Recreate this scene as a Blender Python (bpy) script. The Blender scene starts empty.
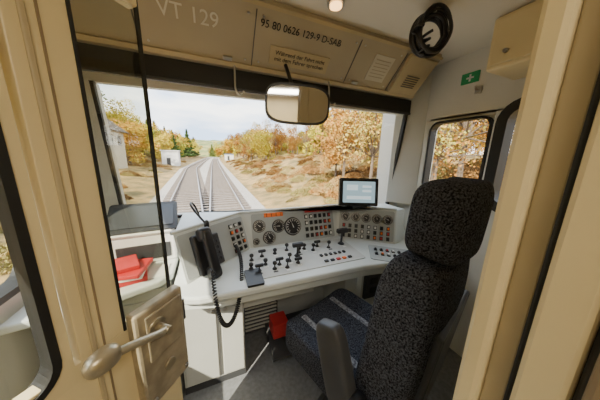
import bpy, math, random
from mathutils import Vector, Matrix, noise
random.seed(7)
SC = bpy.context.scene.collection
# ---------------------------------------------------------------- materials
def mat(name, col, rough=0.5, metal=0.0, var=0.0, vscale=8.0, bump=0.0, bscale=60.0, col2=None, spec=0.5, emit=None, estr=0.0, det=5):
    m = bpy.data.materials.new(name); m.use_nodes = True
    nt = m.node_tree; b = nt.nodes['Principled BSDF']
    b.inputs['Roughness'].default_value = rough
    b.inputs['Metallic'].default_value = metal
    b.inputs['Specular IOR Level'].default_value = spec
    tc = nt.nodes.new('ShaderNodeTexCoord')
    n = nt.nodes.new('ShaderNodeTexNoise'); n.inputs['Scale'].default_value = vscale; n.inputs['Detail'].default_value = det
    nt.links.new(tc.outputs['Object'], n.inputs['Vector'])
    r = nt.nodes.new('ShaderNodeValToRGB')
    c2 = col2 if col2 else tuple(c*(1-var) for c in col)
    r.color_ramp.elements[0].color = (*c2, 1); r.color_ramp.elements[1].color = (*col, 1)
    r.color_ramp.elements[0].position = 0.35; r.color_ramp.elements[1].position = 0.65
    nt.links.new(n.outputs['Fac'], r.inputs['Fac']); nt.links.new(r.outputs['Color'], b.inputs['Base Color'])
    if bump > 0:
        n2 = nt.nodes.new('ShaderNodeTexNoise'); n2.inputs['Scale'].default_value = bscale
        nt.links.new(tc.outputs['Object'], n2.inputs['Vector'])
        bp = nt.nodes.new('ShaderNodeBump'); bp.inputs['Strength'].default_value = bump; bp.inputs['Distance'].default_value = 0.01
        nt.links.new(n2.outputs['Fac'], bp.inputs['Height']); nt.links.new(bp.outputs['Normal'], b.inputs['Normal'])
    if emit:
        b.inputs['Emission Color'].default_value = (*emit, 1); b.inputs['Emission Strength'].default_value = estr
    return m
def glassmat(name, tint, gl=0.06):
    m = bpy.data.materials.new(name); m.use_nodes = True; nt = m.node_tree
    nt.nodes.remove(nt.nodes['Principled BSDF']); out = nt.nodes['Material Output']
    t = nt.nodes.new('ShaderNodeBsdfTransparent'); t.inputs[0].default_value = (*tint, 1)
    g = nt.nodes.new('ShaderNodeBsdfGlossy'); g.inputs['Roughness'].default_value = 0.02
    mx = nt.nodes.new('ShaderNodeMixShader'); mx.inputs[0].default_value = gl
    nt.links.new(t.outputs[0], mx.inputs[1]); nt.links.new(g.outputs[0], mx.inputs[2]); nt.links.new(mx.outputs[0], out.inputs[0])
    return m
def leafmat(name, cols, rnd=True, tr=0.25):
    m = bpy.data.materials.new(name); m.use_nodes = True; nt = m.node_tree
    b = nt.nodes['Principled BSDF']; b.inputs['Roughness'].default_value = 0.8; b.inputs['Specular IOR Level'].default_value = 0.1
    oi = nt.nodes.new('ShaderNodeObjectInfo'); tc = nt.nodes.new('ShaderNodeTexCoord')
    n = nt.nodes.new('ShaderNodeTexNoise'); n.inputs['Scale'].default_value = 1.5; n.inputs['Detail'].default_value = 4
    nt.links.new(tc.outputs['Object'], n.inputs['Vector'])
    a = nt.nodes.new('ShaderNodeMath'); a.operation = 'ADD'
    s = nt.nodes.new('ShaderNodeMath'); s.operation = 'MULTIPLY_ADD'; s.inputs[1].default_value = 0.7; s.inputs[2].default_value = -0.35
    nt.links.new(oi.outputs['Random'], s.inputs[0]); nt.links.new(n.outputs['Fac'], a.inputs[0]); nt.links.new(s.outputs[0], a.inputs[1])
    r = nt.nodes.new('ShaderNodeValToRGB'); e = r.color_ramp.elements
    e[0].position = 0.2; e[0].color = (*cols[0], 1); e[1].position = 0.8; e[1].color = (*cols[-1], 1)
    for i, c in enumerate(cols[1:-1]):
        x = e.new(0.2+0.6*(i+1)/(len(cols)-1)); x.color = (*c, 1)
    nt.links.new(a.outputs[0], r.inputs[0]); nt.links.new(r.outputs[0], b.inputs['Base Color'])
    return m
M = {}
M['cream'] = mat('cream_paint', (.78, .65, .38), .38, var=.07, vscale=3)
M['creamd'] = mat('cream_paint_worn', (.50, .41, .25), .5, var=.12, vscale=5)
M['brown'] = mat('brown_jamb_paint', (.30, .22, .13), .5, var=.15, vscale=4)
M['wall'] = mat('grey_wall_paint', (.66, .65, .60), .5, var=.05, vscale=3)
M['ceil'] = mat('ceiling_laminate', (.78, .72, .60), .5, var=.05, vscale=2)
M['panel'] = mat('overhead_panel_paint', (.42, .365, .265), .5, var=.07, vscale=4)
M['desk'] = mat('console_grey_paint', (.65, .69, .675), .36, var=.05, vscale=5)
M['desk2'] = mat('console_panel_grey', (.41, .44, .44), .4, var=.07, vscale=6)
M['cab'] = mat('cabinet_grey_paint', (.53, .54, .52), .45, var=.07, vscale=4)
M['seam'] = mat('seam_dark', (.10, .10, .10), .6)
M['black'] = mat('black_plastic', (.015, .015, .017), .38, var=.2)
M['rubber'] = mat('black_rubber', (.012, .012, .012), .6, var=.2)
M['dark'] = mat('dark_grey_plastic', (.05, .052, .058), .45, var=.2)
M['floor'] = mat('floor_vinyl', (.22, .23, .25), .45, var=.25, vscale=40, bump=.1)
M['metal'] = mat('brushed_metal', (.55, .54, .52), .3, metal=1, var=.1)
M['brass'] = mat('worn_brass', (.62, .54, .38), .36, metal=.7, var=.25, vscale=20)
M['lock'] = mat('lock_case_paint', (.50, .42, .29), .4, metal=.3, var=.35, vscale=14)
M['white'] = mat('white_plastic', (.8, .8, .78), .5, var=.04)
M['letter'] = mat('grey_lettering', (.66, .64, .57), .6, var=.04)
M['red'] = mat('red_cover', (.60, .04, .04), .5, var=.2)
M['orange'] = mat('orange_lamp', (.95, .20, .03), .4)
M['green'] = mat('green_sign', (.02, .32, .12), .5)
M['lcd'] = mat('display_screen', (.12, .2, .24), .25, emit=(.45, .62, .68), estr=.8)
M['fabric'] = mat('seat_fabric', (.095, .102, .125), .95, col2=(.006, .007, .012), vscale=170, bump=.5, bscale=250, spec=.1, det=2)
M['stripe'] = mat('seat_fabric_stripe', (.34, .35, .38), .95, col2=(.10, .10, .12), vscale=90, spec=.1)
M['glass'] = glassmat('window_glass', (.97, .98, .97), .03)
M['tint'] = glassmat('tinted_pane', (.84, .84, .78), .05)
M['mirror'] = mat('mirror_glass', (.50, .50, .50), .04, metal=1)
M['lamp'] = mat('warm_lamp_lens', (1, .75, .4), .4, emit=(1, .55, .20), estr=4)
M['fillw'] = mat('fill_panel_diffuser', (1, 1, 1), .4, emit=(1, .93, .82), estr=.8)  # glowing face of the added fill panel
M['bark'] = mat('bark', (.20, .15, .11), .9, var=.3)
M['ballast'] = mat('ballast_stone', (.50, .46, .42), .9, col2=(.22, .20, .18), vscale=14, bump=.6, bscale=20)
M['rail'] = mat('rail_steel', (.50, .44, .40), .3, metal=.7, var=.3)
M['sleeper'] = mat('sleeper', (.22, .18, .155), .9, var=.3)
M['ground'] = mat('dry_grass', (.38, .24, .085), .95, col2=(.13, .10, .035), vscale=.9, bump=.8, bscale=6)
M['hill'] = mat('wooded_hill', (.30, .26, .09), .95, col2=(.08, .13, .04), vscale=.15, bump=1, bscale=1)
M['roof'] = mat('tile_roof', (.10, .075, .06), .8, var=.3)
M['render'] = mat('house_render', (.60, .56, .48), .8, var=.1)
M['blue'] = mat('blue_paint', (.10, .22, .45), .5, var=.1)
M['leafy'] = leafmat('autumn_leaves', [(.14, .18, .03), (.42, .38, .04), (.58, .45, .06), (.46, .22, .03)])
M['leafb'] = leafmat('brown_leaves', [(.20, .10, .03), (.44, .20, .045), (.54, .34, .09), (.36, .33, .08)])
M['leafg'] = leafmat('conifer_needles', [(.05, .09, .025), (.10, .16, .04), (.18, .22, .06)])
M['bushm'] = leafmat('brush_leaves', [(.15, .08, .03), (.34, .17, .05), (.42, .29, .12), (.26, .22, .07)])
# ---------------------------------------------------------------- geometry helpers
def empty(name, loc=(0, 0, 0), rz=0.0):
    o = bpy.data.objects.new(name, None); o.location = loc; o.rotation_euler = (0, 0, rz); o.empty_display_size = .1
    SC.objects.link(o); return o
def mk(name, verts, faces, m, parent=None, mw=None, smooth=False, bevel=0, seg=2):
    me = bpy.data.meshes.new(name); me.from_pydata([tuple(v) for v in verts], [], faces); me.update()
    if smooth:
        for p in me.polygons: p.use_smooth = True
    o = bpy.data.objects.new(name, me); SC.objects.link(o)
    if m: me.materials.append(m)
    if mw is not None: o.matrix_world = mw
    if parent: o.parent = parent
    if bevel:
        b = o.modifiers.new('bevel', 'BEVEL'); b.width = bevel; b.segments = seg; b.limit_method = 'ANGLE'
    return o
def box(name, c, s, m, parent=None, rot=(0, 0, 0), bevel=0.0, mw=None):
    x, y, z = s[0]/2, s[1]/2, s[2]/2
    v = [(-x, -y, -z), (x, -y, -z), (x, y, -z), (-x, y, -z), (-x, -y, z), (x, -y, z), (x, y, z), (-x, y, z)]
    f = [(0, 3, 2, 1), (4, 5, 6, 7), (0, 1, 5, 4), (1, 2, 6, 5), (2, 3, 7, 6), (3, 0, 4, 7)]
    T = Matrix.Translation(c) @ (Matrix.Rotation(rot[2], 4, 'Z') @ Matrix.Rotation(rot[1], 4, 'Y') @ Matrix.Rotation(rot[0], 4, 'X'))
    if mw is not None: T = mw @ T
    return mk(name, v, f, m, parent, T, bevel=bevel)
def prism(name, poly, z0, z1, m, parent=None, bevel=0.0, mw=None):
    n = len(poly)
    g0 = z0 if callable(z0) else (lambda x, y: z0); g1 = z1 if callable(z1) else (lambda x, y: z1)
    v = [(x, y, g0(x, y)) for x, y in poly]+[(x, y, g1(x, y)) for x, y in poly]
    f = [tuple(range(n-1, -1, -1)), tuple(range(n, 2*n))]+[(i, (i+1) % n, n+(i+1) % n, n+i) for i in range(n)]
    return mk(name, v, f, m, parent, mw, bevel=bevel)
def cyl(name, r, h, m, parent=None, mw=None, r2=None, n=20, smooth=True):
    r2 = r if r2 is None else r2
    v = []; f = []
    for i in range(n):
        a = 2*math.pi*i/n; v.append((r*math.cos(a), r*math.sin(a), 0))
    for i in range(n):
        a = 2*math.pi*i/n; v.append((r2*math.cos(a), r2*math.sin(a), h))
    f = [tuple(range(n-1, -1, -1)), tuple(range(n, 2*n))]+[(i, (i+1) % n, n+(i+1) % n, n+i) for i in range(n)]
    o = mk(name, v, f, m, parent, mw)
    if smooth:
        for p in o.data.polygons[2:]: p.use_smooth = True
    return o
def soft(name, c, s, m, parent=None, e=0.35, e2=None, mw=None, rot=(0, 0, 0), nu=40, nv=24, fn=None):
    """superellipsoid cushion"""
    e2 = e if e2 is None else e2
    sg = lambda w, p: math.copysign(abs(w)**p, w)
    v = []; f = []
    for j in range(nv+1):
        ph = -math.pi/2+math.pi*j/nv
        for i in range(nu):
            th = 2*math.pi*i/nu
            p = [s[0]/2*sg(math.cos(ph), e)*sg(math.cos(th), e2), s[1]/2*sg(math.cos(ph), e)*sg(math.sin(th), e2), s[2]/2*sg(math.sin(ph), e)]
            if fn: p = fn(p)
            v.append(p)
    for j in range(nv):
        for i in range(nu):
            f.append((j*nu+i, j*nu+(i+1) % nu, (j+1)*nu+(i+1) % nu, (j+1)*nu+i))
    T = Matrix.Translation(c) @ (Matrix.Rotation(rot[2], 4, 'Z') @ Matrix.Rotation(rot[1], 4, 'Y') @ Matrix.Rotation(rot[0], 4, 'X'))
    if mw is not None: T = mw @ T
    return mk(name, v, f, m, parent, T, smooth=True)
def tube(name, pts, r, m, parent=None, smooth=True, cyc=False):
    cu = bpy.data.curves.new(name, 'CURVE'); cu.dimensions = '3D'; cu.bevel_depth = r; cu.bevel_resolution = 3
    sp = cu.splines.new('NURBS' if smooth else 'POLY'); sp.points.add(len(pts)-1)
    for p, q in zip(sp.points, pts): p.co = (*q, 1)
    if smooth: sp.order_u = 4; sp.use_endpoint_u = not cyc
    sp.use_cyclic_u = cyc
    cu.materials.append(m)
    o = bpy.data.objects.new(name, cu); SC.objects.link(o)
    if parent: o.parent = parent
    return o
def rr(w, h, r, k=6):
    out = []
    for cx, cy, a0 in ((w/2-r, h/2-r, 0), (-w/2+r, h/2-r, 90), (-w/2+r, -h/2+r, 180), (w/2-r, -h/2+r, 270)):
        for i in range(k+1):
            a = math.radians(a0+90*i/k); out.append((cx+r*math.cos(a), cy+r*math.sin(a)))
    return out
def ring(name, w, h, r, t, d, m, mw, parent=None, ro=None):
    A = rr(w, h, r); B = rr(w+2*t, h+2*t, (r+t) if ro is None else ro); n = len(A)
    v = [(x, y, -d/2) for x, y in A]+[(x, y, -d/2) for x, y in B]+[(x, y, d/2) for x, y in A]+[(x, y, d/2) for x, y in B]
    f = []
    for i in range(n):
        j = (i+1) % n
        f += [(i, j, n+j, n+i), (2*n+i, 3*n+i, 3*n+j, 2*n+j), (i, 2*n+i, 2*n+j, j), (n+i, n+j, 3*n+j, 3*n+i)]
    return mk(name, v, f, m, parent, mw)
def plate(name, w, h, r, d, m, mw, parent=None):
    return prism(name, rr(w, h, r), -d/2, d/2, m, parent, mw=mw)
def frame(o, ux, uy):
    x = Vector(ux).normalized(); y = Vector(uy); y = (y-x*y.dot(x)).normalized(); z = x.cross(y)
    M4 = Matrix(((x.x, y.x, z.x, o[0]), (x.y, y.y, z.y, o[1]), (x.z, y.z, z.z, o[2]), (0, 0, 0, 1)))
    return M4
def TR(x, y, z=0): return Matrix.Translation((x, y, z))
def text(name, s, size, m, mw, parent=None, al='CENTER'):
    cu = bpy.data.curves.new(name, 'FONT'); cu.body = s; cu.size = size; cu.align_x = al; cu.align_y = 'CENTER'; cu.extrude = .0006
    cu.materials.append(m); o = bpy.data.objects.new(name, cu); SC.objects.link(o); o.matrix_world = mw
    if parent: o.parent = parent
    return o
# ================================================================= ROOM SHELL
XL, XR, CE = -.88, 1.82, 2.38
box('floor', ((XL+XR)/2, .35, -.03), (XR-XL+.1, 3.3, .06), M['floor'])
box('ceiling', ((XL+XR)/2, .2, CE+.02), (XR-XL+.1, 3.0, .04), M['ceil'])
def fyb(x): return 1.88-.11*(x+.6)
def fyt(x): return 1.72-.085*(x+.6)
def fy(x, z): return fyb(x)+(fyt(x)-fyb(x))*(z-1.10)/.9
def fwall(name, x0, x1, z0, z1, m, th=.05, parent=None):
    v = []
    for d in (0, th):
        for x, z in ((x0, z0), (x1, z0), (x1, z1), (x0, z1)): v.append((x, fy(x, z)+d, z))
    f = [(0, 1, 2, 3), (7, 6, 5, 4), (0, 4, 5, 1), (1, 5, 6, 2), (2, 6, 7, 3), (3, 7, 4, 0)]
    return mk(name, v, f, m, parent)
WF = empty('wall_front')
box('wall_lower', ((XL+XR)/2, 1.95, .51), (XR-XL, .06, 1.02), M['wall'], WF)
fwall('sill', XL, XR, 1.02, 1.10, M['wall'], .12, WF)
fwall('header', XL, XR, 2.0, 2.38, M['wall'], parent=WF)
fwall('pillar_left', XL, -.62, 1.10, 2.0, M['wall'], .08, WF)
fwall('pillar_right', 1.70, XR, 1.10, 2.0, M['wall'], .08, WF)
W1 = empty('window_1')
fwall('glass', -.62, 1.70, 1.10, 2.0, M['glass'], .006, W1)
for i, (a, b, c, d) in enumerate(((-.635, -.615, 1.08, 2.0), (1.685, 1.71, 1.08, 2.0), (-.62, 1.7, 1.09, 1.115))):
    w = fwall('gasket_%d' % i, a, b, c, d, M['rubber'], .03, W1)
    w.location.y = -.012
def side_wall(nm, X, segs, sgn):
    P = empty('wall_'+nm)
    for i, (y0, y1, z0, z1) in enumerate(segs):
        box('segment_%d' % i, (X+sgn*.03, (y0+y1)/2, (z0+z1)/2), (.06, y1-y0, z1-z0), M['wall'], P)
    return P
WR = side_wall('right', XR, [(-1.2, .45, 0, CE), (.45, 1.36, 0, 1.28), (.45, 1.36, 1.93, CE), (1.36, 1.95, 0, CE)], 1)
WL = side_wall('left', XL, [(-1.2, .1, 0, CE), (.1, 1.45, 0, .95), (.1, 1.45, 1.93, CE), (1.45, 1.95, 0, CE)], -1)
W2 = empty('window_2')
ring('gasket', .42, .56, .06, .018, .07, M['rubber'], frame((XR, 1.105, 1.615), (0, 1, 0), (0, 0, 1)), W2)
ring('surround', .44, .58, .07, .04, .06, M['wall'], frame((XR+.03, 1.105, 1.615), (0, 1, 0), (0, 0, 1)), W2, ro=.01)
box('glass', (XR+.02, 1.105, 1.615), (.006, .44, .58), M['glass'], W2)
box('mullion', (XR+.0, .845, 1.60), (.09, .05, .66), M['wall'], W2, bevel=.01)
W3 = empty('window_3')
ring('gasket', .28, .60, .08, .06, .10, M['rubber'], frame((XR-.04, .635, 1.62), (0, 1, 0), (0, 0, 1)), W3)
box('glass', (XR+.02, .62, 1.61), (.006, .40, .66), M['glass'], W3)
W4 = empty('window_4')
ring('gasket', 1.25, .90, .10, .03, .08, M['rubber'], frame((XL, .775, 1.44), (0, 1, 0), (0, 0, 1)), W4)
box('glass', (XL-.02, .775, 1.44), (.006, 1.35, .98), M['glass'], W4)
prism('trim_1', [(1.66, 1.62), (XR-.001, 1.40), (XR-.001, 1.66), (1.70, 1.66)], 1.15, 2.37, M['wall'], bevel=.01)
box('wall_vestibule_rear', ((XL+XR)/2, -1.2, 1.19), (XR-XL, .06, 2.38), M['cream'])
box('wall_rear_right', (1.18, .16, 1.19), (1.26, .06, 2.38), M['cream'])
box('wall_rear_left', (-.83, .16, 1.19), (.09, .06, 2.38), M['cream'])
box('wall_rear_lintel', (-.1, .16, 2.31), (1.3, .06, .14), M['cream'])
J = empty('door_jamb')
def jb(n, x0, x1, y0, y1, m, b=.004): return box(n, ((x0+x1)/2, (y0+y1)/2, 1.19), (x1-x0, y1-y0, 2.38), m, J, bevel=b)
jb('jamb_front_stop', .475, .56, .165, .205, M['cream'], .01)
jb('jamb_rebate', .490, .56, .13, .165, M['creamd'])
jb('jamb_seal', .478, .50, .121, .130, M['rubber'])
jb('jamb_inner_face', .468, .56, .065, .121, M['cream'], .008)
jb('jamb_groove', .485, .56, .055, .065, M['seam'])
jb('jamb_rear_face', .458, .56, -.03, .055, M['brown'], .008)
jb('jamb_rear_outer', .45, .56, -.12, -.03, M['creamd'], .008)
L = empty('ceiling_lamp', (.64, 1.10, CE))
def keep(o, P):
    mw = o.matrix_world.copy(); o.parent = P; o.matrix_parent_inverse = P.matrix_world.inverted(); o.matrix_world = mw; return o
bpy.context.view_layer.update()
keep(cyl('rim', .045, .012, M['metal'], None, TR(.64, 1.10, CE-.014)), L); keep(cyl('lens', .032, .014, M['lamp'], None, TR(.64, 1.10, CE-.022)), L)
def fillpanel(nm, x, y, w, h, e):  # invented ceiling fixture around an added area light, fill only
    P = empty(nm)
    box('housing', (x, y, CE-.02), (w+.07, h+.07, .04), M['white'], P, bevel=.01); box('diffuser', (x, y, CE-.045), (w, h, .012), M['fillw'], P)
    la = bpy.data.lights.new('lamp', 'AREA'); la.energy = e; la.size = w; la.shape = 'RECTANGLE'; la.size_y = h; la.color = (1, .90, .74)
    lo = bpy.data.objects.new('fill_light', la); SC.objects.link(lo); lo.location = (x, y, CE-.06); lo.parent = P
fillpanel('fill_light_panel', .15, -.75, .80, .30, 21)  # unseen, behind the camera; added to brighten the cab interior
# ================================================================= OVERHEAD CABINET
OC = empty('overhead_cabinet')
pts = [(1.45, 2.12), (1.225, 2.35), (1.225, CE), (1.70, CE), (1.70, 2.13), (1.47, 2.12)]
x0, x1 = XL+.001, 1.66
v = [(x0, y, z) for y, z in pts]+[(x1, y, z) for y, z in pts]; n = len(pts)
mk('panel', v, [tuple(range(n)), tuple(range(2*n-1, n-1, -1))]+[(i, n+i, n+(i+1) % n, (i+1) % n) for i in range(n)], M['panel'], OC, bevel=.004)
PF = frame((0, 1.45, 2.12), (1, 0, 0), (0, -.225, .23))
PL = math.hypot(.225, .23)
box('top_rail', (.39, PL+.0, .004), (2.54, .018, .012), M['creamd'], OC, mw=PF)
box('bottom_rail', (.39, .012, .004), (2.54, .024, .012), M['creamd'], OC, mw=PF)
for x in (-.30, .26, .93, 1.33):
    box('seam', (x, PL/2, .001), (.005, PL-.05, .004), M['seam'], OC, mw=PF)
for x in (-.26, .22, .30, .90, .97, 1.29):
    for y in (.05, PL-.05): cyl('screw', .006, .004, M['metal'], OC, PF @ TR(x, y, 0), n=10)
text('vehicle_text', 'VT 129', .092, M['letter'], PF @ TR(-.06, .20, .003), OC)
text('number_text', '95 80 0626 129-9 D-SAB', .050, M['black'], PF @ TR(.54, .245, .003), OC)
plate('label_plate', .40, .10, .004, .004, M['creamd'], PF @ TR(.56, .105, .003), OC)
text('label_text', 'Während der Fahrt nicht\nmit dem Fahrer sprechen', .033, M['black'], PF @ TR(.56, .105, .006), OC)
plate('notice', .17, .17, .002, .003, mat('notice_paper', (.58, .55, .46), .7), PF @ TR(1.17, .16, .003), OC)
for k in range(6): box('notice_line', (1.17, .215-.022*k, .006), (.13, .005, .001), M['panel'], OC, mw=PF)
box('speaker_box', (1.49, .165, .012), (.28, .27, .03), M['creamd'], OC, mw=PF, bevel=.006)
for k in range(6): box('louvre', (1.49, .09+.016*k, .03), (.13, .005, .006), M['seam'], OC, mw=PF)
for x in (.12, 1.02): box('latch', (x, .04, .006), (.05, .02, .012), M['metal'], OC, mw=PF, bevel=.003)
RB = empty('roller_blind')
box('blind_cloth', (.53, 1.50, 2.060), (2.36, .012, .115), M['rubber'], RB)
box('blind_bar', (.53, 1.495, 2.002), (2.36, .02, .018), M['dark'], RB, bevel=.004)
for i, (x, y) in enumerate(((.16, 1.44), (.80, 1.42))):
    tube('blind_hook' if i == 0 else 'blind_hook.001', [(x, y, 2.12), (x, y-.02, 2.03), (x-.01, y-.02, 1.97), (x+.03, y-.02, 1.945), (x+.05, y-.02, 1.98)], .006, M['metal'])
MI = empty('rear_view_mirror')
MF = frame((.475, 1.18, 1.885), (1, -.20, -.02), (0, -.04, 1))
def sup(w, h, p=.55, k=40):
    s = lambda a, q: math.copysign(abs(a)**q, a)
    return [(w/2*s(math.cos(2*math.pi*i/k), p), h/2*s(math.sin(2*math.pi*i/k), p)) for i in range(k)]
prism('mirror_housing', sup(.375, .215), -.03, 0, M['black'], MI, mw=MF)
prism('mirror_glass', sup(.350, .190), .0, .002, M['mirror'], MI, mw=MF)
tube('mirror_arm', [(.47, 1.21, 1.9), (.47, 1.26, 2.0), (.47, 1.33, 2.08), (.47, 1.40, 2.16)], .011, M['black'], MI)
cp = []
for k in range(8*14):
    a = 2*math.pi*k/14; w = k//14
    rx = .078+.014*math.sin(w*2.1); rz = .095+.014*math.cos(w*1.7)
    cp.append((1.10+rx*math.cos(a)*.92+.004*w, .90-rx*math.cos(a)*.4+.010*(w-3), 2.255+rz*math.sin(a)+.008*math.sin(w*3)))
CC = empty('coiled_cable'); tube('cable_loops', cp, .0085, M['black'], CC)
tube('cable_tie', [(1.02, .92, 2.24), (1.0, .95, 2.25), (1.0, .9, 2.27), (1.03, .88, 2.26)], .006, M['black'], CC)
tube('cable_wrap', [(1.07+.012*math.cos(k*1.57), .9+.04*math.sin(k*1.57), 2.15+.008*k) for k in range(12)], .007, M['black'], CC)
tube('cable_hook', [(1.10, .9, 2.38), (1.10, .90, 2.34), (1.10, .88, 2.33), (1.10, .88, 2.35)], .006, M['metal'], CC)
ES = empty('exit_sign')
RF = frame((XR, 1.09, 2.20), (0, -1, 0), (0, 0, 1))
plate('sign_plate', .12, .075, .004, .006, M['green'], RF @ TR(0, 0, .004), ES)
box('sign_cross', (0, 0, .008), (.012, .05, .002), M['white'], ES, mw=RF); box('sign_cross_bar', (0, 0, .008), (.05, .012, .002), M['white'], ES, mw=RF)
CH = empty('coat_hook')
box('hook_plate', (1.814, 1.02, 2.10), (.012, .04, .05), M['metal'], CH); tube('hook_bar', [(1.81, 1.02, 2.10), (1.77, 1.02, 2.08), (1.77, 1.02, 2.12)], .006, M['metal'], CH)
WC = empty('wall_cabinet')
box('cabinet_body', (1.66, .60, 2.24), (.31, .46, .27), M['cream'], WC, bevel=.012)
box('cabinet_door', (1.50, .60, 2.24), (.012, .42, .23), M['cream'], WC, bevel=.006); cyl('cabinet_latch', .01, .02, M['metal'], WC, TR(1.495, .74, 2.18) @ Matrix.Rotation(-math.pi/2, 4, 'Y'))
# ================================================================= DOOR LEAF
D = empty('door_1')
DO = Vector((-.40, .67, 0)); de = Vector((.639, .769, 0))
DF = frame(DO, de, (0, 0, 1))
def lf(n, t0, t1, z0, z1, m, n0=-.04, n1=0., b=.003): return box(n, ((t0+t1)/2, (z0+z1)/2, (n0+n1)/2), (t1-t0, z1-z0, n1-n0), m, D, mw=DF, bevel=b)
lf('lower_panel', -.56, .33, .04, 1.0, M['cream'])
lf('stile', .03, .145, 1.0, 2.25, M['cream'])
lf('top_rail', -.56, .33, 2.05, 2.25, M['cream'])
lf('hinge_stile', -.60, -.56, .04, 2.25, M['cream'])
ring('window_surround', .50, 1.06, .07, .03, .04, M['cream'], DF @ TR(-.265, 1.505, -.018), D, ro=.005)
ring('window_gasket', .48, 1.04, .065, .018, .055, M['rubber'], DF @ TR(-.265, 1.505, -.02), D)
lf('window_glass', -.51, -.02, .98, 2.03, M['glass'], -.024, -.02, 0)
lf('narrow_pane', .15, .33, 1.0, 2.07, M['tint'], -.012, -.008, 0)
lf('pane_edge_outer', .326, .332, .98, 2.2, M['rubber'], -.016, .0, .001)
lf('pane_edge_inner', .143, .151, 1.0, 2.2, M['rubber'], -.03, .004, .001)
lf('stile_ridge', .055, .068, .2, 2.2, M['creamd'], 0, .008)
lf('stile_bead', .085, .090, .2, 2.2, M['brown'], 0, .003, 0)
lf('lock_case', .15, .345, .64, 1.055, M['lock'], .0, .045, .01)
lf('lock_plate', .18, .325, .84, 1.03, M['lock'], .045, .055, .006)
lf('lock_bolt', .335, .36, .88, .98, M['metal'], .008, .035, .003)
for (a, b) in ((.18, .67), (.325, .67), (.19, 1.02), (.315, 1.02)): cyl('screw', .008, .006, M['metal'], D, DF @ TR(a, b, .046), n=12)
cyl('spindle_rose', .030, .012, M['brass'], D, DF @ TR(.215, .975, .05))
cyl('spindle', .014, .07, M['brass'], D, DF @ TR(.215, .975, .05))
tube('lever', [DF @ Vector(q) for q in ((.215, .975, .100), (.19, .985, .112), (.14, 1.006, .108), (.09, 1.022, .100), (.05, 1.030, .092))], .013, M['brass'], D)
soft('knob', (.035, 1.032, .090), (.085, .066, .055), M['brass'], D, e=.8, mw=DF)
cyl('key_rose', .022, .008, M['brass'], D, DF @ TR(.255, .76, .045))
# ================================================================= DRIVER CONSOLE
C = empty('driver_console')
zt = lambda x, y: .852+.06*(y-1.06)
front = [(-.24, 1.20), (-.20, 1.12), (-.10, 1.085), (.10, 1.07), (.5, 1.06), (.95, 1.055), (1.15, 1.03), (1.35, .99), (1.55, .97), (XR-.01, .97)]
prism('desk_top', front+[(XR-.01, 1.66), (1.0, 1.70), (-.24, 1.80)], lambda x, y: zt(x, y)-.045, zt, M['desk'], C, bevel=.012)
prism('desk_apron', [(-.20, 1.17), (.0, 1.12), (.5, 1.10), (1.0, 1.09), (1.35, 1.04), (1.78, 1.02), (1.78, 1.06), (1.36, 1.08), (1.0, 1.13), (.5, 1.14), (.0, 1.16), (-.20, 1.21)], .74, .81, M['desk'], C, bevel=.005)
B = [(-.17, 1.22), (.25, 1.54), (1.03, 1.54), (1.44, 1.24)]
T = [(-.225, 1.295), (.185, 1.63), (1.075, 1.63), (1.50, 1.32)]
ZB, ZT = .865, 1.145
v = [(x, y, ZB) for x, y in B]+[(x, y, ZT) for x, y in T]+[(1.62, 1.34, ZT), (1.62, 1.58, ZT), (-.225, 1.79, ZT), (1.62, 1.30, ZB), (1.62, 1.58, ZB), (-.225, 1.79, ZB)]
f = [(0, 1, 5, 4), (1, 2, 6, 5), (2, 3, 7, 6), (3, 11, 8, 7), (11, 12, 9, 8), (12, 13, 10, 9), (13, 0, 4, 10), (4, 5, 6, 7, 8, 9, 10)]
mk('instrument_housing', v, f, M['desk'], C, bevel=.006)
def facet(i):
    b0, b1, t0, t1 = B[i], B[i+1], T[i], T[i+1]
    o = Vector((b0[0], b0[1], ZB)); ux = Vector((b1[0]-b0[0], b1[1]-b0[1], 0)); uy = Vector((t0[0]-b0[0], t0[1]-b0[1], ZT-ZB))
    F = frame(o, ux, uy); return F, ux.length, (uy-ux.normalized()*uy.dot(ux.normalized())).length
FL, wL, hL = facet(0); FC, wC, hC = facet(1); FR, wR, hR = facet(2)
for nm, F, w, h in (('panel_left', FL, wL, hL), ('panel_centre', FC, wC, hC), ('panel_right', FR, wR, hR)):
    plate(nm, w-.03, h-.03, .015, .006, M['desk2'], F @ TR(w/2, h/2, .001), C)
tube('hood_lip', [(-.235, 1.30, ZT+.006), (.18, 1.635, ZT+.006), (1.08, 1.635, ZT+.006), (1.505, 1.325, ZT+.006)], .011, M['desk'], C, smooth=False)
def gauge(F, x, y, r):
    cyl('gauge_bezel', r, .012, M['black'], C, F @ TR(x, y, .003), r2=r*.93, n=28)
    cyl('gauge_rim', r*.86, .014, M['metal'], C, F @ TR(x, y, .003), n=28)
    cyl('gauge_face', r*.80, .0150, M['black'], C, F @ TR(x, y, .003), n=28)
    v = []; fc = []
    for k in range(13):
        a = math.radians(225-270*k/12); c, s = math.cos(a), math.sin(a); w = .03*r
        i = len(v)
        for rad, sg in ((.56, -1), (.56, 1), (.76, 1), (.76, -1)): v.append((r*rad*c-sg*w*s, r*rad*s+sg*w*c, 0))
        fc.append((i, i+1, i+2, i+3))
    a = math.radians(random.uniform(100, 220)); c, s = math.cos(a), math.sin(a); i = len(v); w = .05*r
    v += [(-.15*r*c-w*s, -.15*r*s+w*c, .0005), (-.15*r*c+w*s, -.15*r*s-w*c, .0005), (.62*r*c, .62*r*s, .0005)]; fc.append((i, i+1, i+2))
    mk('gauge_marks', v, fc, M['white'], C, F @ TR(x, y, .0188))
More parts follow.
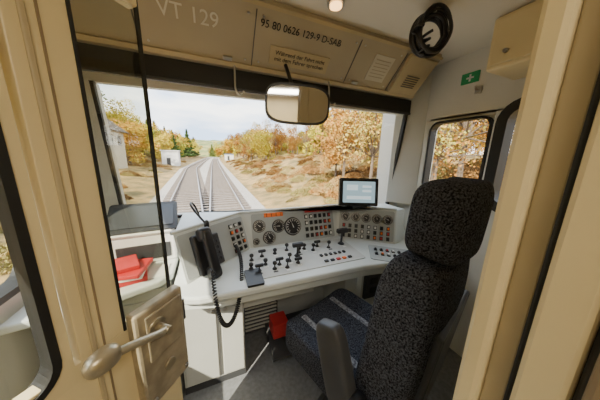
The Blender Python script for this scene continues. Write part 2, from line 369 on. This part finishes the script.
for x, y, r in ((.075, .180, .052), (.150, .080, .054), (.235, .165, .055), (.360, .150, .078), (.045, .06, .028)): gauge(FC, x, y, r)
box('warning_lamp_strip', (.20, .262, .004), (.16, .034, .018), M['orange'], C, mw=FC, bevel=.003)
for k in range(4): box('lamp_divider', (.14+.04*k, .262, .0145), (.004, .03, .002), M['black'], C, mw=FC)
def switch(F, x, y, m=None, w=.016):
    box('switch_base', (x, y, .006), (w, w*1.25, .008), M['black'], C, mw=F, bevel=.002)
    box('switch_cap', (x, y, .014), (w*.6, w*.8, .01), m or M['white'], C, mw=F, bevel=.002)
cols = [M['black'], M['orange'], M['white'], M['black'], M['black'], M['black'], M['red'], M['white']]
for r_ in range(4):
    for k in range(6):
        switch(FC, .49+.046*k, .055+.055*r_, cols[(k*3+r_*5) % 8], .028)
box('alarm_lamp_row', (.60, .265, .006), (.24, .022, .014), M['red'], C, mw=FC, bevel=.003)
for k in range(5): gauge(FR, .07+.092*k, .205, .043)
for r_ in range(3):
    for k in range(8): switch(FR, .06+.055*k, .035+.045*r_, cols[(k*5+r_*3) % 8], .027)
for r_ in range(5):
    for k in range(3): switch(FL, wL-.05-.046*k, .05+.045*r_, cols[(k*3+r_) % 8], .024)
DP = frame((.0, 1.06, zt(0, 1.06)), (1, 0, 0), (0, 1, .06))
plate('control_plate', .88, .34, .02, .006, M['cab'], DP @ TR(.60, .245, .002), C)
plate('control_plate_right', .34, .24, .02, .006, M['desk2'], DP @ TR(1.27, .05, .002) @ Matrix.Rotation(-.62, 4, 'Z'), C)
def lever(x, y, h=.05, t='ball', s=1):
    Mx = DP @ TR(x, y, .004)
    cyl('lever_boot', .017*s, .012, M['black'], C, Mx, r2=.010*s, n=16); cyl('lever_stem', .005*s, h, M['dark'], C, Mx, n=10)
    if t == 'ball': soft('lever_ball', (0, 0, h), (.030*s, .030*s, .028*s), M['black'], C, e=.9, mw=Mx, nu=14, nv=10)
    else: box('lever_grip', (0, 0, h), (.055*s, .02*s, .02*s), M['black'], C, mw=Mx, bevel=.006)
    box('lever_label', (0, -.032*s, .003), (.03, .012, .003), M['white'] if random.random() < .6 else M['black'], C, mw=DP @ TR(x, y, .002))
for x, y, t in ((.20, .20, 'b'), (.245, .16, 'bar'), (.30, .22, 'ball'), (.345, .15, 'ball'), (.39, .19, 'bar'), (.43, .14, 'ball'), (.47, .21, 'ball'), (.52, .17, 'bar'),
                (.58, .30, 'ball'), (.64, .34, 'ball'), (.70, .30, 'ball'), (.30, .33, 'bar'), (.40, .34, 'ball'), (.50, .36, 'ball'), (.22, .30, 'ball'), (.76, .35, 'bar'), (.84, .30, 'ball')):
    lever(x, y, random.uniform(.03, .055), 'ball' if t in 'ball' else 'bar')
lever(.98, .33, .12, 'bar', 1.8); lever(.55, .26, .09, 'bar', 1.5)
for k in range(5):
    box('push_button', (.72+.05*k, .12, .010), (.03, .022, .012), cols[(k*3) % 8], C, mw=DP, bevel=.003)
for k in range(6):
    box('rocker', (.72+.04*k, .20, .010), (.02, .026, .012), M['black'], C, mw=DP, bevel=.003)
plate('brake_quadrant', .10, .16, .01, .014, M['black'], DP @ TR(.20, .10, .008), C)
for k in range(6):
    for r_ in range(2):
        q = DP @ TR(1.27, .05, .002) @ Matrix.Rotation(-.62, 4, 'Z')
        switch(q, -.12+.045*k, -.03+.07*r_, cols[(k+r_*4) % 8], .024)
box('cabinet_left', (-.05, 1.58, .40), (.40, .56, .80), M['cab'], C, bevel=.006)
box('cabinet_left_door', (-.13, 1.292, .40), (.20, .014, .66), M['cab'], C, bevel=.004); box('cabinet_left_door_2', (.07, 1.292, .40), (.14, .014, .66), M['cab'], C, bevel=.004)
box('cabinet_seam', (-.02, 1.296, .40), (.012, .012, .66), M['seam'], C)
for x in (-.045, .03): cyl('cabinet_lock', .012, .012, M['metal'], C, TR(x, 1.286, .60) @ Matrix.Rotation(math.pi/2, 4, 'X'), n=14)
box('cabinet_plinth', (-.05, 1.32, .025), (.40, .05, .05), M['dark'], C)
box('knee_back', (.58, 1.72, .42), (.90, .05, .78), M['cab'], C)
box('knee_duct', (.42, 1.50, .66), (.56, .38, .24), M['cab'], C, bevel=.01)
box('heater_grille', (.32, 1.60, .30), (.30, .10, .42), M['dark'], C, bevel=.006)
for k in range(11): box('heater_slat', (.32, 1.545, .13+.035*k), (.27, .012, .010), M['cab'], C)
box('footrest', (.66, 1.42, .10), (.62, .32, .03), M['dark'], C, rot=(.35, 0, 0), bevel=.006)
box('red_valve_box', (.44, 1.42, .22), (.13, .14, .13), M['red'], C, bevel=.008)
box('foot_pedal', (.78, 1.36, .15), (.12, .18, .02), M['rubber'], C, rot=(.45, 0, 0), bevel=.005)
box('cabinet_right', (1.40, 1.40, .39), (.80, .52, .76), M['cab'], C, bevel=.006)
box('relay_panel', (1.22, 1.13, .62), (.36, .03, .22), M['dark'], C, bevel=.006)
for k in range(3):
    for r_ in range(2): box('breaker', (1.12+.10*k, 1.112, .58+.08*r_), (.07, .012, .05), M['black'], C, bevel=.003)
box('side_panel', (.99, 1.20, .62), (.05, .14, .26), M['desk'], C, bevel=.006)
LC = empty('side_counter')
prism('counter_top', [(XL+.05, 1.10), (-.50, 1.16), (-.30, 1.25), (-.25, 1.32), (-.25, 1.80), (XL+.05, 1.82)], .86, .90, M['desk'], LC, bevel=.01)
box('counter_body', (-.545, 1.55, .42), (.56, .55, .84), M['cab'], LC, bevel=.005)
box('counter_door', (-.54, 1.268, .42), (.48, .014, .72), M['cab'], LC, bevel=.004)
DI = empty('display_monitor')
dm = Matrix.Translation((1.205, 1.49, 1.295)) @ Matrix.Rotation(math.radians(-22), 4, 'Z') @ Matrix.Rotation(math.radians(80), 4, 'X')
plate('monitor_case', .35, .25, .012, .05, M['black'], dm @ TR(0, 0, -.03), DI)
ring('monitor_bezel', .29, .19, .006, .025, .012, M['black'], dm, DI)
plate('monitor_screen', .29, .19, .004, .004, M['lcd'], dm, DI)
for k, (a, b, w, h) in enumerate(((-.06, .04, .10, .05), (.07, .05, .08, .02), (.07, .01, .08, .02), (0, -.05, .22, .03))): box('screen_field', (a, b, .003), (w, h, .001), mat('lcd_field_%d' % k, (.3, .4, .42), .4, emit=(.7, .82, .84), estr=.9), DI, mw=dm)
box('monitor_foot', (1.21, 1.52, 1.160), (.16, .12, .022), M['black'], DI, bevel=.004)
PH = empty('telephone')
hf = FL @ TR(.135, .13, .004) @ Matrix.Scale(1.25, 4)
box('cradle', (0, 0, .022), (.10, .20, .035), M['black'], PH, mw=hf, bevel=.01)
box('cradle_keys', (.065, .0, .022), (.05, .16, .03), M['dark'], PH, mw=hf, bevel=.006)
for k in range(4):
    for j in range(2): box('key', (.055+.018*j, -.05+.03*k, .039), (.012, .016, .006), M['dark'], PH, mw=hf, bevel=.002)
soft('handset_grip', (0, 0, .075), (.046, .23, .032), M['black'], PH, e=.5, mw=hf)
soft('handset_ear', (0, .095, .058), (.062, .065, .055), M['black'], PH, e=.55, mw=hf)
soft('handset_mouth', (0, -.095, .058), (.062, .065, .055), M['black'], PH, e=.55, mw=hf)
def coil(name, path, turns, rad, r, parent):
    pts = []; N = turns*8; P = [Vector(p) for p in path]
    def bez(t):
        q = P[:]
        while len(q) > 1: q = [q[i].lerp(q[i+1], t) for i in range(len(q)-1)]
        return q[0]
    for i in range(N+1):
        t = i/N; c = bez(t); tn = (bez(min(1, t+.01))-bez(max(0, t-.01))).normalized()
        a = tn.cross(Vector((.3, 1, .2))).normalized(); b = tn.cross(a); w = 2*math.pi*i/8
        pts.append(c+a*rad*math.cos(w)+b*rad*math.sin(w))
    return tube(name, pts, r, M['black'], parent)
coil('coiled_cord', [(-.03, 1.20, .93), (-.02, .98, .86), (-.03, .98, .50), (.12, .98, .62), (.13, 1.10, .98), (.17, 1.32, .90), (.12, 1.42, .98)], 74, .009, .0042, PH)
GM = empty('gooseneck_microphone')
tube('gooseneck', [(-.10, 1.60, 1.145), (-.12, 1.58, 1.25), (-.16, 1.52, 1.30), (-.13, 1.44, 1.25), (-.05, 1.38, 1.16)], .007, M['black'], GM)
soft('microphone_head', (-.05, 1.38, 1.155), (.03, .03, .07), M['black'], GM, e=.8)
# ticket printer
TP = empty('ticket_printer')
pm = Matrix.Translation((-.43, 1.61, 1.00)) @ Matrix.Rotation(.10, 4, 'Z')
v = [(-.17, -.12, -.10), (.17, -.12, -.10), (.17, .10, -.10), (-.17, .10, -.10), (-.17, -.12, .09), (.17, -.12, .09), (.17, .10, .21), (-.17, .10, .21)]
mk('printer_body', v, [(0, 3, 2, 1), (4, 5, 6, 7), (0, 1, 5, 4), (1, 2, 6, 5), (2, 3, 7, 6), (3, 0, 4, 7)], M['white'], TP, pm, bevel=.012)
pf = pm @ frame((0, -.01, .15), (1, 0, 0), (0, .22, .12))
plate('printer_lid', .38, .27, .02, .02, M['dark'], pf @ TR(.0, .02, .020), TP)
plate('printer_screen', .33, .20, .01, .004, mat('printer_glass', (.07, .075, .085), .15), pf @ TR(.0, .02, .032), TP)
box('printer_edge', (.0, -.120, .010), (.34, .02, .02), M['white'], TP, mw=pf, bevel=.003)
box('printer_front', (0, -.121, -.02), (.28, .01, .10), M['dark'], TP, mw=pm, bevel=.003)
BK = empty('book_stack')
zz = .90
for i, (m_, s, rz, dx) in enumerate((('red', (.27, .21, .028), .25, 0), ('white', (.25, .20, .016), .05, .01), ('red', (.25, .20, .022), -.12, .02), ('red', (.22, .17, .024), .35, -.01))):
    box('book_%d' % i, (-.52+dx, 1.345, zz+s[2]/2), s, M[m_], BK, rot=(0, 0, rz), bevel=.004); zz += s[2]
PA = empty('paper_sheets'); box('sheet', (-.33, 1.36, .903), (.10, .14, .003), M['white'], PA, rot=(0, 0, .1)); box('sheet_2', (-.33, 1.37, .906), (.10, .14, .002), M['white'], PA, rot=(0, 0, .0))
# ================================================================= SEAT
SA = math.radians(19); SP = (.72, .665, 0)
S = empty('driver_seat', SP, SA)
SM = Matrix.Translation(SP) @ Matrix.Rotation(SA, 4, 'Z')
bpy.context.view_layer.update()
def ch(o): return keep(o, S)
def cf(p):
    x, y, z = p
    if z > 0: z += .05*(abs(x)/.26)**3-.01
    return [x, y, z]
ch(soft('cushion', (-.01, .16, .56), (.54, .56, .16), M['fabric'], None, e=.28, mw=SM, fn=cf, rot=(.06, 0, 0)))
def bf(p):
    x, y, z = p
    k = .84+.16*math.cos(z*2.6+.25); x *= k
    y += .045*(abs(x)/.26)**2.5 if y > 0 else .02*(abs(x)/.26)**2
    return [x, y-.02*math.cos(z*5), z]
ch(soft('backrest', (0.01, -.17, .90), (.56, .18, .74), M['fabric'], None, e=.32, mw=SM, fn=bf, rot=(.10, 0, 0), nu=56, nv=36))
ch(soft('headrest', (.015, -.235, 1.395), (.38, .17, .28), M['fabric'], None, e=.42, mw=SM, rot=(.05, 0, 0), fn=lambda p: [p[0], p[1]+.03*(abs(p[0])/.16)**2, p[2]]))
for x in (-.06, .06): ch(cyl('headrest_post', .008, .16, M['metal'], None, SM @ TR(x, -.225, 1.18)))
ch(box('seat_pan', (0, .12, .46), (.46, .46, .05), M['dark'], None, mw=SM, bevel=.01))
ch(cyl('pedestal', .10, .38, M['dark'], None, SM @ TR(0, .10, .06), r2=.08)); ch(cyl('pedestal_foot', .22, .06, M['dark'], None, SM @ TR(0, .10, 0), r2=.16, n=32))
ch(box('backrest_shell', (0, -.262, .82), (.40, .03, .46), M['dark'], None, mw=SM, rot=(.10, 0, 0), bevel=.012))
for x in (-.32, .33):
    ch(soft('armrest', (x, .0, .77), (.07, .13, .37), M['dark'], None, e=.4, mw=SM, rot=(-.30, 0, 0)))
    ch(cyl('armrest_pivot', .03, .06, M['black'], None, SM @ TR(x-.03, -.10, .70) @ Matrix.Rotation(math.pi/2, 4, 'Y')))
for x in (-.14, .12):
    ch(box('cushion_stripe', (x, .16, .637), (.035, .46, .006), M['stripe'], None, mw=SM, rot=(.06, 0, 0), bevel=.003))
    ch(box('backrest_stripe', (x, -.085, .90), (.035, .006, .5), M['stripe'], None, mw=SM, rot=(.10, 0, 0), bevel=.003))
# ================================================================= OUTSIDE
G = -1.25
def tx(y): return .55+.0001*max(0, y)**2
def side(y): return -min(4.1, 1.1+.07*y)
def hgt(x, y):
    d = x-tx(y); h = G
    L0 = side(y)-3.2
    if d > 3.2: h += min(3.0, (d-3.2)*.30)
    if d < L0: h += min(9.5, (L0-d)*.12+max(0, L0-d-6)*.16)
    if d > 3 or d < L0+.6: h += .30*noise.noise(Vector((x*.25, y*.25, 0)))+.12*noise.noise(Vector((x*1.2, y*1.2, 3)))
    return h-(.15 if L0+1.2 < d < 3 else 0)
v = []; f = []; xs = [-90+2.0*i for i in range(0, 30)]+[-30+.75*i for i in range(80)]+[30+2.5*i for i in range(40)]; ys = [-14+2*i for i in range(9)]+[4+.9*i for i in range(60)]+[58+4*i for i in range(34)]
for y in ys:
    for x in xs: v.append((x, y, hgt(x, y)))
nx = len(xs)
for j in range(len(ys)-1):
    for i in range(nx-1): f.append((j*nx+i, j*nx+i+1, (j+1)*nx+i+1, (j+1)*nx+i))
mk('ground', v, f, M['ground'], smooth=True)
def strip(name, off0, off1, z, m, y0=2.5, y1=185, st=2, parent=None, h=0.0, conv=None, convl=None):
    v = []; f = []; k = 0; y = y0
    while y < y1:
        s = conv(y) if conv else 0; sl = convl(y) if convl else s
        c = tx(y)
        v += [(c+off0+sl, y, z), (c+off1+s, y, z), (c+off0+sl, y, z-h), (c+off1+s, y, z-h)]
        if k:
            a = 4*(k-1); b = 4*k; f += [(a, a+1, b+1, b), (a+2, a, b, b+2), (a+1, a+3, b+3, b+1)]
        k += 1; y += st
    return mk(name, v, f, m, parent)
RT = empty('railway_track')
strip('ballast_bed', -1.9, 2.0, G+.02, M['ballast'], parent=RT, h=.3, convl=side)
for o in (-.7525, .7525):
    strip('rail', o-.036, o+.036, G+.25, M['rail'], parent=RT, h=.16)
    strip('siding_rail', o-.036, o+.036, G+.245, M['rail'], parent=RT, h=.16, conv=side)
v = []; f = []
for sh in (0, 1):
    y = 3
    while y < 130:
        i = len(v); c = tx(y)+(side(y) if sh else 0); zq = -.004*sh
        for a, b, z in ((-1.25, -.12, .10), (1.25, -.12, .10), (1.25, .12, .10), (-1.25, .12, .10), (-1.25, -.12, -.05), (1.25, -.12, -.05), (1.25, .12, -.05), (-1.25, .12, -.05)): v.append((c+a, y+b, G+z+zq))
        f += [(i, i+1, i+2, i+3), (i, i+4, i+5, i+1), (i+1, i+5, i+6, i+2), (i+3, i+2, i+6, i+7), (i, i+3, i+7, i+4)]; y += .62
mk('sleepers', v, f, M['sleeper'], RT)
def leafmesh(name, n, rx, rz, zc, size, m, kind='blob', seed=0, trunk=True, ncl=14):
    rnd = random.Random(seed); v = []; f = []
    cl = [(rnd.gauss(0, rx*.45), rnd.gauss(0, rx*.45), zc+rnd.gauss(0, rz*.45), rnd.uniform(.25, .5)*rx) for _ in range(ncl)]
    for k in range(n):
        if kind == 'cone':
            t = rnd.random()**1.5; rad = rx*(1-t)*(.5+.5*rnd.random()) * (.7+.3*math.sin(t*50)); a = rnd.random()*6.283
            p = Vector((rad*math.cos(a), rad*math.sin(a), zc+t*rz))
        elif kind == 'bush':
            a = rnd.random()*6.283; q = rnd.random()**.5; p = Vector((rx*q*math.cos(a), rx*q*math.sin(a), rz*(1-q*q)*(.2+.8*rnd.random())))
        else:
            c = rnd.choice(cl); d = Vector((rnd.gauss(0, 1), rnd.gauss(0, 1), rnd.gauss(0, 1))).normalized()*c[3]*rnd.uniform(.6, 1.1); p = Vector(c[:3])+d
        s = size*rnd.uniform(.6, 1.3); a = Vector((rnd.gauss(0, 1), rnd.gauss(0, 1), rnd.gauss(0, 1))).normalized(); b = a.orthogonal().normalized()
        i = len(v); v += [p+a*s, p+b*s, p-a*s*.8, p-b*s]; f.append((i, i+1, i+2, i+3))
    nl = len(f)
    if trunk:
        def limb(p, q, r0, r1):
            d = (q-p).normalized(); a = d.orthogonal().normalized(); b = d.cross(a); i = len(v)
            for (o, r) in ((p, r0), (q, r1)):
                for k in range(5):
                    w = 6.283*k/5; v.append(o+a*r*math.cos(w)+b*r*math.sin(w))
            for k in range(5): f.append((i+k, i+(k+1) % 5, i+5+(k+1) % 5, i+5+k))
        top = Vector((0, 0, zc+rz*.3)); limb(Vector((0, 0, -.5)), top, .03*zc+.04, .03)
        if kind == 'blob':
            for c in cl: limb(Vector((0, 0, zc*.55)), Vector(c[:3]), .05, .015)
    me = bpy.data.meshes.new(name); me.from_pydata([tuple(q) for q in v], [], f); me.materials.append(m); me.materials.append(M['bark'])
    for k, p in enumerate(me.polygons):
        if k >= nl: p.material_index = 1
    return me
tm = [leafmesh('leafy_tree_%d' % k, 3600, 2.6, 3.4, 4.8, .14, M['leafy'], seed=k, ncl=20) for k in range(3)]
bm_ = [leafmesh('brown_tree_%d' % k, 2800, 2.5, 3.4, 4.4, .10, M['leafb'], seed=10+k, ncl=18) for k in range(3)]
bare = [leafmesh('thin_tree_%d' % k, 1100, 2.3, 3.6, 4.8, .06, M['leafb'], seed=40+k, ncl=30) for k in range(2)]
cm = [leafmesh('conifer_%d' % k, 3000, 3.0, 8.0, 1.0, .26, M['leafg'], 'cone', seed=20+k) for k in range(2)]
um = [leafmesh('bush_%d' % k, 2400, 1.6, .85, 0, .055, M['bushm'], 'bush', seed=30+k, trunk=False) for k in range(3)]
FO = empty('autumn_woodland')
def put(me, x, y, s, nm, dz=-.1):
    o = bpy.data.objects.new(nm, me); SC.objects.link(o); o.location = (x, y, hgt(x, y)+dz); o.scale = (s, s, s*random.uniform(.85, 1.2)); o.rotation_euler = (0, 0, random.random()*6.28); o.parent = FO
HX, HY = -13.5, 34
for k in range(230):   # right wood beside the line
    y = random.uniform(34, 140); d = random.uniform(7, 12+y*.6)
    put(random.choice(bm_+bm_+bare+tm[:2]), tx(y)+d, y, random.uniform(.65, 1.0), 'tree')
for k in range(80):   # right, mid field
    y = random.uniform(15, 36); put(random.choice(bm_+bare+tm[:1]), y*.42+random.uniform(2, 26), y, random.uniform(.5, .8), 'tree')
for k in range(60):   # right, beside the cab
    put(random.choice(bm_+bare+um), random.uniform(7.5, 26), random.uniform(-6, 13), random.uniform(.5, .85), 'tree')
for k in range(45):   # left, beside the cab
    put(random.choice(bm_+tm), random.uniform(-28, -10), random.uniform(-4, 18), random.uniform(.5, .9), 'tree')
for k in range(420):   # left wood
    y = random.uniform(30, 160); d = random.uniform(11 if y > 60 else 13, 22+y*.6); x = tx(y)-d
    if abs(x-HX) < 5.5 and y < HY+6: continue
    q = random.random()
    put(random.choice(tm) if q < .55 else (random.choice(cm) if q < .80 else random.choice(bm_)), x, y, random.uniform(.75, 1.15), 'tree')
for k in range(190):
    x = random.uniform(-55, 80); y = random.uniform(110, 185)
    if -9 < x-tx(y) < 6 and y < 165: continue
    put(random.choice(cm+tm+tm), x, y, random.uniform(.9, 1.3), 'tree')
for k in range(900):
    y = random.uniform(3, 75)
    if random.random() < .60: d = random.uniform(3.8, 12+y*.3)
    else: d = side(y)-random.uniform(3.6, 10+y*.3)
    x = tx(y)+d
    if abs(x-HX) < 5 and abs(y-HY) < 6: continue
    if abs(x+8) < 3 and abs(y-52) < 3: continue
    put(random.choice(um), x, y, random.uniform(.3, .75), 'bush')
v = []; f = []
for j, (yy, zz) in enumerate(((200, 0), (230, 10), (270, 22), (330, 30))):
    for i in range(81):
        x = -300+8*i; v.append((x, yy, G+zz*(.75+.35*noise.noise(Vector((x*.012, yy*.01, 0))))+(1.5*noise.noise(Vector((x*.15, yy*.1, 5))) if j else 0)-(6 if j == 0 else 0)))
for j in range(3):
    for i in range(80): f.append((j*81+i, j*81+i+1, (j+1)*81+i+1, (j+1)*81+i))
mk('hillside', v, f, M['hill'], smooth=True)
HS = empty('house')
hx, hy = HX, HY; hz = hgt(hx, hy)
box('house_walls', (hx, hy, hz+1.4), (5, 6, 6), M['render'], HS)
mk('house_roof', [(hx-3.1, hy-3.6, hz+4.1), (hx+3.1, hy-3.6, hz+4.1), (hx+3.1, hy+3.6, hz+4.1), (hx-3.1, hy+3.6, hz+4.1), (hx, hy-3.6, hz+6.6), (hx, hy+3.6, hz+6.6)], [(0, 1, 4), (2, 3, 5), (1, 2, 5, 4), (3, 0, 4, 5), (0, 3, 2, 1)], M['roof'], HS)
for k in (-1.3, 1.3):
    box('house_window', (hx+2.52, hy+k, hz+3), (.06, 1.0, 1.2), M['dark'], HS); box('gable_window', (hx+k, hy-3.02, hz+3), (.9, .06, 1.2), M['dark'], HS)
for nm, x, y, s, m_ in (('trackside_hut', -7.8, 52, (3.0, 2.6, 3.0), 'white'), ('trackside_hut.001', 6.2, 84, (3.0, 3, 2.2), 'blue')):
    h = empty(nm); z = hgt(x, y)
    box('hut_body', (x, y, z+s[2]/2-.1), s, M['white'], h); box('hut_roof', (x, y, z+s[2]), (s[0]+.3, s[1]+.3, .18), M[m_], h); box('hut_door', (x-.3, y-s[1]/2-.02, z+.8), (.7, .05, 1.5), M['dark'], h)
# ================================================================= LIGHT
su = bpy.data.lights.new('sun', 'SUN'); su.energy = 14; su.angle = .01; su.color = (1, .90, .70)
so = bpy.data.objects.new('sun', su); SC.objects.link(so); so.rotation_euler = Vector((.50, .45, -.60)).to_track_quat('-Z', 'Y').to_euler()
W = bpy.data.worlds.new('sky'); bpy.context.scene.world = W; W.use_nodes = True; nt = W.node_tree; bg = nt.nodes['Background']
tc = nt.nodes.new('ShaderNodeTexCoord'); mp = nt.nodes.new('ShaderNodeMapping'); mp.inputs['Scale'].default_value = (1, 1, 3.5)
ns = nt.nodes.new('ShaderNodeTexNoise'); ns.inputs['Scale'].default_value = 2.6; ns.inputs['Detail'].default_value = 7
cr = nt.nodes.new('ShaderNodeValToRGB'); cr.color_ramp.elements[0].position = .40; cr.color_ramp.elements[0].color = (.42, .54, .74, 1); cr.color_ramp.elements[1].position = .58; cr.color_ramp.elements[1].color = (.97, .96, .94, 1)
nt.links.new(tc.outputs['Generated'], mp.inputs[0]); nt.links.new(mp.outputs[0], ns.inputs['Vector']); nt.links.new(ns.outputs['Fac'], cr.inputs[0]); nt.links.new(cr.outputs[0], bg.inputs[0]); bg.inputs[1].default_value = 5.2
# ================================================================= CAMERA
cd = bpy.data.cameras.new('camera'); co = bpy.data.objects.new('camera', cd); SC.objects.link(co)
cd.sensor_width = 36; cd.lens = 36*208/600; cd.clip_start = .01; cd.clip_end = 1000
fw = Vector((math.sin(math.radians(23))*math.cos(math.radians(12)), math.cos(math.radians(23))*math.cos(math.radians(12)), -math.sin(math.radians(12))))
rt = Vector((math.cos(math.radians(23)), -math.sin(math.radians(23)), 0)); up = rt.cross(fw)
R = Matrix((rt, up, -fw)).transposed() @ Matrix.Rotation(math.radians(1.5), 3, 'Z')
co.matrix_world = Matrix.Translation((0, 0, 1.6)) @ R.to_4x4()
bpy.context.scene.camera = co
